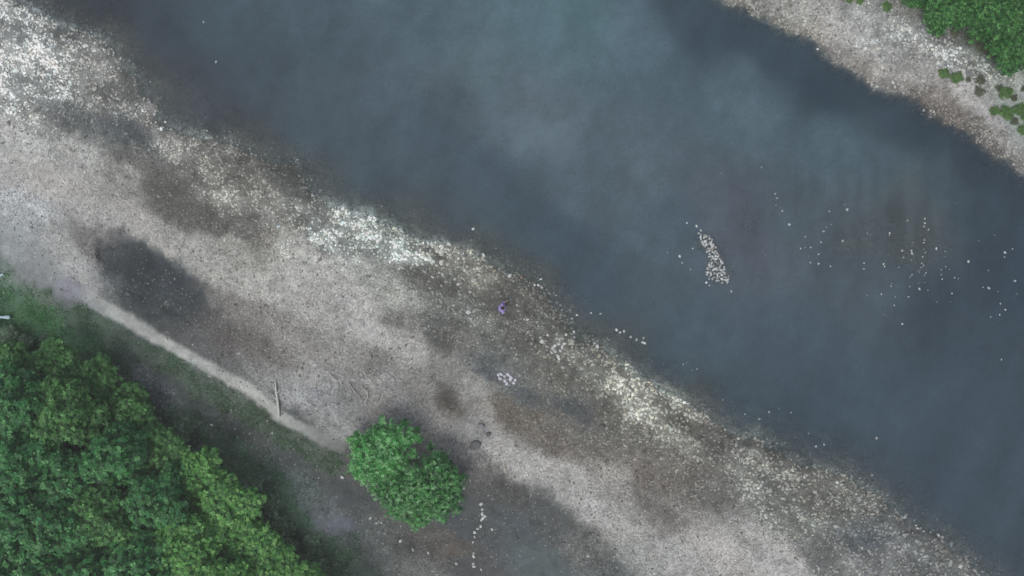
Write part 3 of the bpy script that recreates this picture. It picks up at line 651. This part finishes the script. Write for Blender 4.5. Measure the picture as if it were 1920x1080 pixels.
for i, (a, b, r_, lab) in enumerate([(300, 800, 26, 'dull green low shrub beside the upper rim of the woods'), (345, 812, 26, 'pale green low shrub right of the whitish ground by the woods'),
        (370, 850, 24, 'dull green low shrub above the yellow-green trees'), (455, 905, 24, 'low shrub above the largest yellow-green tree'), (525, 975, 26, 'low dark green shrub right of the largest yellow-green tree'),
        (590, 1035, 24, 'low shrub above the bottom-edge yellow-green tree'), (640, 1065, 20, 'small low shrub at the bottom edge beside the round white stone')]):
    shrub(a, b, r_, shrubC[i % 3], lab, 'low shrubs along the woods')

for i, (a, b) in enumerate([(150, 668), (205, 690), (232, 715), (262, 738), (282, 772), (318, 775), (352, 800), (328, 832), (392, 835), (402, 868), (432, 880), (425, 905), (482, 905), (478, 940),
        (510, 940), (505, 985), (548, 985), (552, 1018), (590, 1010), (612, 1050), (575, 1052), (60, 640), (100, 632), (25, 625), (640, 1040)]):
    shrub(a, b, 13 + (i * 7) % 11, shrubC[i % 3], ('low grey-green shrub in the upper part of the fringe between woods and bare slope' if b < 780 else 'low grey-green shrub midway down the fringe between woods and bare slope' if b < 930 else 'low grey-green shrub in the lowest part of the fringe between woods and bare slope'), ('upper' if b < 780 else 'middle' if b < 930 else 'lower') + ' fringe shrubs of the woods', hf=.7)
# twin bushes
def bush(cx, cy, lobes_px, h, n, label, seed, cols, group):
    x0, y0 = p2w(cx, cy, h * .6); gz = ground_z(x0, y0); lobes = []
    for (a, b, r_, zf) in lobes_px:
        z = h * zf; x, y = p2w(a, b, z); q = r_ / PPM
        lobes.append((x - x0, y - y0, z * .78, q, q, h * .30))
        for j in range(4):
            t = random.Random(seed * 99 + a + j).uniform(0, 6.28); u_ = q * random.Random(seed * 77 + b + j).uniform(.85, 1.3)
            lobes.append((x - x0 + math.cos(t) * u_, y - y0 + math.sin(t) * u_, z * (.45 + .1 * j), q * .34, q * .34, h * .14))
    e = bpy.data.objects.new('bush', None); COL.objects.link(e); e.location = (x0, y0, gz); tag(e, label, 'bush', group)
    link('trunk', trunk_mesh(seed, h * .7, .09, 1.4, 7), e); link('crown', crown_mesh(seed, lobes, n, .11, cols, 6, shell=.15, spread=2.2), e)
BG = [(.055, .23, .055), (.040, .18, .045), (.17, .36, .16), (.014, .08, .022), (.11, .31, .10)]
bush(718, 852, [(730, 818, 24, .95), (762, 822, 18, .8), (700, 845, 30, .9), (680, 870, 24, .6), (735, 860, 30, .85), (705, 885, 24, .6), (675, 835, 18, .55)], 2.8, 3900,
     'upper left one of the two fused green bushes on the gravel', 501, [(.09,.34,.085),(.16,.43,.155),(.055,.27,.06),(.03,.18,.035),(.20,.45,.19)], 'twin bushes on the gravel')
bush(790, 920, [(790, 915, 42, 1.0), (750, 930, 30, .8), (835, 905, 28, .8), (815, 875, 26, .8), (820, 945, 30, .75), (780, 960, 26, .65), (850, 925, 20, .55), (745, 955, 16, .5), (720, 925, 16, .5), (762, 892, 14, .6)], 3.1, 6000,
     'lower right and larger one of the two fused green bushes on the gravel', 502, BG, 'twin bushes on the gravel')
# far bank
for i, (a, b, r_, h, lab) in enumerate([(1768, 18, 50, 3.2, 'feathery light green tree leftmost on the far bank at the top edge'), (1862, 22, 56, 3.6, 'feathery green tree at the top edge right of the bare twigs'),
        (1905, 92, 48, 3.4, 'green tree at the right edge below the others on the far bank'), (1925, 25, 52, 4.0, 'green tree in the very upper right corner'), (1712, -32, 44, 3.0, 'small tree just over the top edge on the far bank')]):
    tree('broadleaf_tree', a, b, r_ * 1.1, h, softC[i % 2], TR[i % 3], i * 1.3, lab, 'tree', 'trees on the far bank')
for i, (a, b) in enumerate([(1800, -70), (1900, -70), (2010, 60), (2020, 170), (2010, -50)]):
    tree('broadleaf_tree', a, b, 62, 6, softC[i % 2], TR[i % 3], i * 1.9, 'green tree outside the picture beyond the upper right corner', 'tree', 'far bank trees outside the frame')
for a, b, r_, k, lab in [(1587, 4, 7, 'g', 'tiny green shrub at the top edge, left of a pair on the far gravel'), (1605, 7, 7, 'g', 'tiny green shrub at the top edge, right of a pair on the far gravel'),
        (1656, 17, 9, 'g', 'small yellowish green shrub alone near the top edge of the far gravel'), (1765, 140, 10, 'g', 'round green shrub leftmost of the row on the far gravel'),
        (1788, 150, 11, 'g', 'round green shrub second in the row on the far gravel'), (1831, 154, 9, 'd', 'dark shrub above the long dull one on the far gravel'), (1829, 175, 10, 'd', 'dull olive shrub in the middle of the far gravel'),
        (1810, 152, 5, 'd', 'tiny dark shrub right of the round green pair'), (1866, 168, 7, 'd', 'brownish shrub touching the bright green one on the far gravel'), (1877, 178, 12, 'g', 'bright green shrub right of the middle on the far gravel'),
        (1893, 187, 7, 'd', 'small dark green tuft right of the bright green shrub'), (1860, 211, 9, 'g', 'small green shrub left of the lowest group on the far gravel'), (1881, 213, 13, 'g', 'largest green shrub of the lowest group on the far gravel'),
        (1905, 209, 11, 'g', 'green shrub right of the largest one near the right edge'), (1897, 230, 8, 'd', 'small dull shrub under the largest green one'), (1914, 246, 10, 'g', 'green shrub lowest at the right edge'),
        (1912, 170, 6, 'd', 'small dark shrub at the right edge above the green group'), (1752, 70, 8, 'd', 'faded olive shrub among the stones of the far bank'), (1733, 35, 9, 'd', 'dull brown scrub near the feathery tree'),
        (1830, 95, 10, 'd', 'dull scrub at the foot of the far bank trees'), (1850, 105, 9, 'd', 'dark scrub at the edge of the far bank trees'), (1782, 66, 9, 'd', 'twiggy brown scrub below the feathery tree'), (1917, 222, 9, 'g', 'green shrub cut by the right edge')]:
    shrub(a, b, r_ * 1.15, (shrubG[int(a) % 3] if k == 'g' else shrubD[0]), lab, 'small shrubs on the far gravel', hf=.8)

# grass: one soft cover of blades over the green ground
rs = np.random.RandomState(77); n = 120000
PX = rs.uniform(-30, 760, n); PY = rs.uniform(480, 1110, n); f = fields(PX, PY)
green = f['col'][:, 1] - .5 * (f['col'][:, 0] + f['col'][:, 2])
ok = rs.rand(n) < sstep(2, 9, green) * (f['dens'] < .36) * .75 * (.3 + 1.2 * sstep(.4, .6, vnoise(PX, PY, 18, 301)))
PX, PY = PX[ok], PY[ok]; f = {k: v[ok] for k, v in f.items()}; n = len(PX)
x = (PX - 960) / PPM; y = (540 - PY) / PPM; a = rs.uniform(0, 6.28, n); ln = rs.uniform(.08, .22, n); lean = rs.uniform(.3, 1.1, n) * ln
b0 = np.stack([x, y, f['h']], 1); dx = np.stack([np.cos(a), np.sin(a), np.zeros(n)], 1); sd_ = np.stack([-np.sin(a), np.cos(a), np.zeros(n)], 1) * (ln * .16)[:, None]
V = np.stack([b0 - sd_, b0 + sd_, b0 + dx * lean[:, None] + np.array([0, 0, 1]) * (ln * .8)[:, None]], 1).reshape(-1, 3)
C = lin(f['col']) / KLAND * rs.uniform(1.0, 2.3, (n, 1)) * np.array([.85, 1.12, .8])
gr = link('grass', mesh_np('grass', V, np.arange(3 * n).reshape(n, 3), M_GRASS, False, np.repeat(C, 3, 0)))
tag(gr, 'thin green grass over the dark ground between the pale path and the woods', 'grass', kind='stuff')

# ------------------------------------------------------------------ driftwood, pole, sheet
def polyline_thing(name, pts, r0, r1, label, cat, mat, z=.10, n=7):
    P = [(*p2w(a, b), 0) for a, b in pts]; base = P[0]
    parts = [(p[0] - base[0], p[1] - base[1], ground_z(p[0], p[1]) + z) for p in P]
    k = len(parts); V, F = tube(parts, [r0 + (r1 - r0) * i / (k - 1) for i in range(k)], n)
    o = link(name, mesh_np(name, V, F, mat, True), None, (base[0], base[1], 0)); tag(o, label, cat); return o
def at(a, b, dz): x, y = p2w(a, b, .7); return (x, y, ground_z(x, y) + dz)
e = bpy.data.objects.new('fallen_branch', None); COL.objects.link(e); bx = at(682, 755, 0); e.location = bx
tag(e, 'bleached fallen branch with curved bare twigs on gravel above left of the twin bushes', 'branch')
for tw in ([(683, 754), (676, 745), (667, 738), (655, 720), (645, 708), (636, 703), (625, 698)], [(670, 740), (660, 733), (652, 722)], [(690, 738), (680, 728), (668, 716), (660, 711)], [(632, 714), (624, 709), (617, 702)], [(683, 754), (690, 745), (688, 730)]):
    P = [Vector(at(a, b, .12 + .05 * math.sin(i))) - Vector(bx) for i, (a, b) in enumerate(tw)]
    V, F = tube(P, [.035 - .02 * i / len(P) for i in range(len(P))], 6); link('twig', mesh_np('twig', V, F, M_TWIG, True), e)
M_POLE = plain_material('weathered_pole', (.44, .47, .43), .8)
e = bpy.data.objects.new('wooden_pole', None); COL.objects.link(e); bx = at(523, 780, 0); e.location = bx
tag(e, 'thin greenish grey pole lying upright in the picture across the pale path', 'pole')
P = [Vector(at(a, b, .12)) - Vector(bx) for a, b in [(523, 782), (522, 768), (520, 750), (517, 732), (516, 716)]]
V, F = tube(P, [.08, .08, .07, .06, .04], 8); link('shaft', mesh_np('shaft', V, F, M_POLE, True), e)
for q, w_ in (((520, 750), (512, 744)), ((518, 738), (525, 731))):
    P = [Vector(at(*q, .13)) - Vector(bx), Vector(at(*w_, .18)) - Vector(bx)]
    V, F = tube(P, [.04, .02], 6); link('stub', mesh_np('stub', V, F, M_POLE, True), e)
M_SHEET = plain_material('pale_blue_plastic', (.38, .52, .56), .45, 6, .12)
def sheet(px0, py0, px1, py1, wpx, label, name):
    a = np.array(at(px0, py0, .2)); b = np.array(at(px1, py1, .2)); n_ = 14; d = b - a; L_ = np.linalg.norm(d); d /= L_; s_ = np.array([-d[1], d[0], 0]); V = []; 
    for k in range(2):
        for i in range(n_):
            t = i / (n_ - 1); w_ = wpx / PPM / 2 * (.75 + .25 * math.sin(t * 7)) * (1 if 0 < i < n_ - 1 else .6)
            for sgn in (-1, 0, 1):
                V.append(d * L_ * t + s_ * w_ * sgn + np.array([0, 0, .05 * math.sin(t * 9) + (.06 if sgn == 0 else 0) - k * .03]))
    F = []
    for k in range(2):
        for i in range(n_ - 1):
            for c in range(2):
                q = k * n_ * 3 + i * 3 + c; f_ = (q, q + 1, q + 4, q + 3); F.append(f_ if k else f_[::-1])
    for i in range(n_ - 1):
        for c in (0, 2):
            q = i * 3 + c; F.append((q, q + 3, q + 3 + n_ * 3, q + n_ * 3))
    o = link(name, mesh_np(name, np.array(V), np.array(F), M_SHEET, True), None, tuple(a)); tag(o, label, 'debris')
sheet(-30, 594, 19, 595, 9, 'long pale blue strip of plastic lying on the grass at the left edge', 'plastic_strip')
sheet(-8, 519, 6, 514, 7, 'small whitish scrap of plastic at the left edge above the pale blue strip', 'plastic_scrap')

# ------------------------------------------------------------------ the person on the bank
M_SKIN = plain_material('skin', (.46, .29, .21), .5, 30, .05)
M_HAIR = plain_material('dark_hair', (.012, .011, .016), .5, 60, .3)
M_SHIRT = plain_material('lavender_cloth', (.30, .24, .50), .85, 14, .12)
M_TROU = plain_material('purple_grey_cloth', (.22, .18, .34), .85, 14, .12)
def skin_obj(name, nodes, edges, mat, parent, sub=2, root=0):
    me = bpy.data.meshes.new(name); me.from_pydata([n[0] for n in nodes], edges, []); me.update(); me.materials.append(mat)
    o = link(name, me, parent); m = o.modifiers.new('skin', 'SKIN')
    if not me.skin_vertices: me.skin_vertices and None
    dat = me.skin_vertices[0].data if me.skin_vertices else None
    if dat is None:
        import bmesh
        bm = bmesh.new(); bm.from_mesh(me); lay = bm.verts.layers.skin.verify(); bm.to_mesh(me); bm.free(); dat = me.skin_vertices[0].data
    for i, n in enumerate(nodes):
        r_ = n[1]; dat[i].radius = r_ if isinstance(r_, tuple) else (r_, r_)
        dat[i].use_root = (i == root)
    m.use_smooth_shade = True; s_ = o.modifiers.new('sub', 'SUBSURF'); s_.levels = sub; s_.render_levels = sub
    return o
def make_person(px, py, face):
    x, y = (px - 960) / PPM * (H - 1.5) / H, (540 - py) / PPM * (H - 1.5) / H
    e = bpy.data.objects.new('person', None); COL.objects.link(e); e.location = (x, y, ground_z(x, y) - .01); e.rotation_euler = (0, 0, face); e.scale = (1.1, 1.1, 1.1)
    tag(e, 'person with dark hair in lavender clothes standing on the gravel by the water', 'person')
    # local frame: facing +X, left is +Y
    N_ = []; E = []
    def add(p, r_, prev=None):
        N_.append((p, r_)); i = len(N_) - 1
        if prev is not None: E.append((prev, i))
        return i
    pel = add((0, 0, .90), (.13, .15)); wa = add((.01, 0, 1.06), (.10, .13), pel); ch = add((.03, 0, 1.26), (.115, .16), wa); nb = add((.05, 0, 1.40), (.06, .07), ch)
    nk = add((.07, 0, 1.46), .05, nb); hd = add((.10, 0, 1.55), (.075, .08), nk); ht = add((.105, 0, 1.65), (.07, .075), hd)
    feet = []
    for s_, fx in ((1, .10), (-1, -.06)):
        hp = add((0, .09 * s_, .86), .085, pel); kn = add((fx * .5 + .02, .10 * s_, .48), .055, hp); an = add((fx, .11 * s_, .09), .038, kn)
        to = add((fx + .15, .12 * s_, .035), (.035, .028), an); feet.append((hp, kn, an, to))
    hands = []
    arms = {1: [(.03, .19, 1.36), (.10, .30, 1.14), (.28, .33, 1.10)], -1: [(.03, -.19, 1.36), (-.02, -.25, 1.08), (.08, -.26, .86)]}
    for s_ in (1, -1):
        sh = add(arms[s_][0], .058, ch); el = add(arms[s_][1], .04, sh); wr = add(arms[s_][2], .026, el)
        d = (Vector(arms[s_][2]) - Vector(arms[s_][1])).normalized(); pm = add(tuple(Vector(arms[s_][2]) + d * .05), (.034, .018), wr)
        hands.append((Vector(arms[s_][2]) + d * .05, d, s_))
    skin_obj('body', N_, E, M_SKIN, e)
    for c, d, s_ in hands:
        side = d.cross(Vector((0, 0, 1))).normalized(); dn = Vector((0, 0, -1))
        for k in range(4):
            o_ = c + side * (.024 - .016 * k) + d * .01; L_ = (.072, .080, .075, .058)[k]
            p1 = o_ + d * L_ * .5; p2 = p1 + (d + dn * .5).normalized() * L_ * .3; p3 = p2 + (d + dn * 1.1).normalized() * L_ * .25
            skin_obj('finger', [(tuple(o_), .009), (tuple(p1), .0085), (tuple(p2), .008), (tuple(p3), .007)], [(0, 1), (1, 2), (2, 3)], M_SKIN, e, 1)
        tt = side * (1 if s_ < 0 else 1); o_ = c + tt * .02 - d * .02; p1 = o_ + (tt * .8 + d * .7).normalized() * .035; p2 = p1 + (tt * .3 + d).normalized() * .03
        skin_obj('thumb', [(tuple(o_), .011), (tuple(p1), .010), (tuple(p2), .008)], [(0, 1), (1, 2)], M_SKIN, e, 1)
    # clothes
    T = [((0, 0, .66), (.31, .31)), ((0, 0, .95), (.22, .22)), ((.01, 0, 1.08), (.125, .15)), ((.03, 0, 1.27), (.175, .20)), ((.045, 0, 1.37), (.13, .13))]
    TE = [(0, 1), (1, 2), (2, 3), (3, 4)]
    for s_ in (1, -1):
        a = Vector(arms[s_][0]); b = Vector(arms[s_][1]); c = Vector(arms[s_][2]); i = len(T)
        T += [(tuple(a), .095), (tuple(a.lerp(b, .6)), .085), (tuple(b), .078), (tuple(b.lerp(c, .75)), .065)]; TE += [(3, i), (i, i + 1), (i + 1, i + 2), (i + 2, i + 3)]
    skin_obj('shirt', T, TE, M_SHIRT, e)
    Q = [((0, 0, .90), (.145, .155))]; QE = []
    for hp, kn, an, to in feet:
        i = len(Q); Q += [(tuple(Vector(N_[hp][0]) + Vector((0, 0, -.06))), .105), (N_[kn][0], .082), (tuple(Vector(N_[kn][0]).lerp(Vector(N_[an][0]), .8)), .066)]; QE += [(0, i), (i, i + 1), (i + 1, i + 2)]
    skin_obj('trousers', Q, QE, M_TROU, e)
    skin_obj('hair', [((.065, 0, 1.70), (.085, .09)), ((.055, 0, 1.64), (.102, .105)), ((.03, 0, 1.55), (.085, .095)), ((-.005, 0, 1.45), (.05, .08)), ((-.03, 0, 1.33), (.03, .06))], [(0, 1), (1, 2), (2, 3), (3, 4)], M_HAIR, e)
    skin_obj('nose', [((.17, 0, 1.58), .010), ((.195, 0, 1.55), .014)], [(0, 1)], M_SKIN, e, 1)
    for s_ in (1, -1):
        skin_obj('eye', [((.168, .03 * s_, 1.59), .010), ((.171, .036 * s_, 1.59), .010)], [(0, 1)], M_HAIR, e, 1)
        skin_obj('ear', [((.10, .086 * s_, 1.59), (.012, .02)), ((.10, .092 * s_, 1.55), (.010, .014))], [(0, 1)], M_SKIN, e, 1)
        f_ = feet[0 if s_ > 0 else 1]; a = Vector(N_[f_[2]][0]); b = Vector(N_[f_[3]][0])
        skin_obj('shoe', [(tuple(a + Vector((-.04, 0, -.035))), (.045, .042)), (tuple(a + Vector((.04, 0, -.04))), (.042, .045)), (tuple(b + Vector((.03, 0, .0))), (.035, .045))], [(0, 1), (1, 2)], M_HAIR, e, 1)
    m = skin_obj('mouth', [((.176, -.018, 1.515), .006), ((.18, 0, 1.513), .007), ((.176, .018, 1.515), .006)], [(0, 1), (1, 2)], plain_material('lips', (.35, .12, .11), .5), e, 1)
make_person(941, 578, R(10))

# ------------------------------------------------------------------ thin haze volume, added to veil the view and lift the darks
m, nt, b, out = newmat('haze'); nt.nodes.remove(b)
pv = N(nt, 'ShaderNodeVolumePrincipled'); pv.inputs['Color'].default_value = (.96, .97, .98, 1); pv.inputs['Density'].default_value = .0009
nt.links.new(pv.outputs[0], out.inputs['Volume'])
hx, hy, z0, z1 = 1100, 1100, -3.5, 47.5
V = [(-hx, -hy, z0), (hx, -hy, z0), (hx, hy, z0), (-hx, hy, z0), (-hx, -hy, z1), (hx, -hy, z1), (hx, hy, z1), (-hx, hy, z1)]
hz = link('haze', mesh_np('haze', np.array(V, float), np.array([(3, 2, 1, 0), (4, 5, 6, 7), (0, 1, 5, 4), (1, 2, 6, 5), (2, 3, 7, 6), (3, 0, 4, 7)]), m)); tag(hz, kind='stuff')
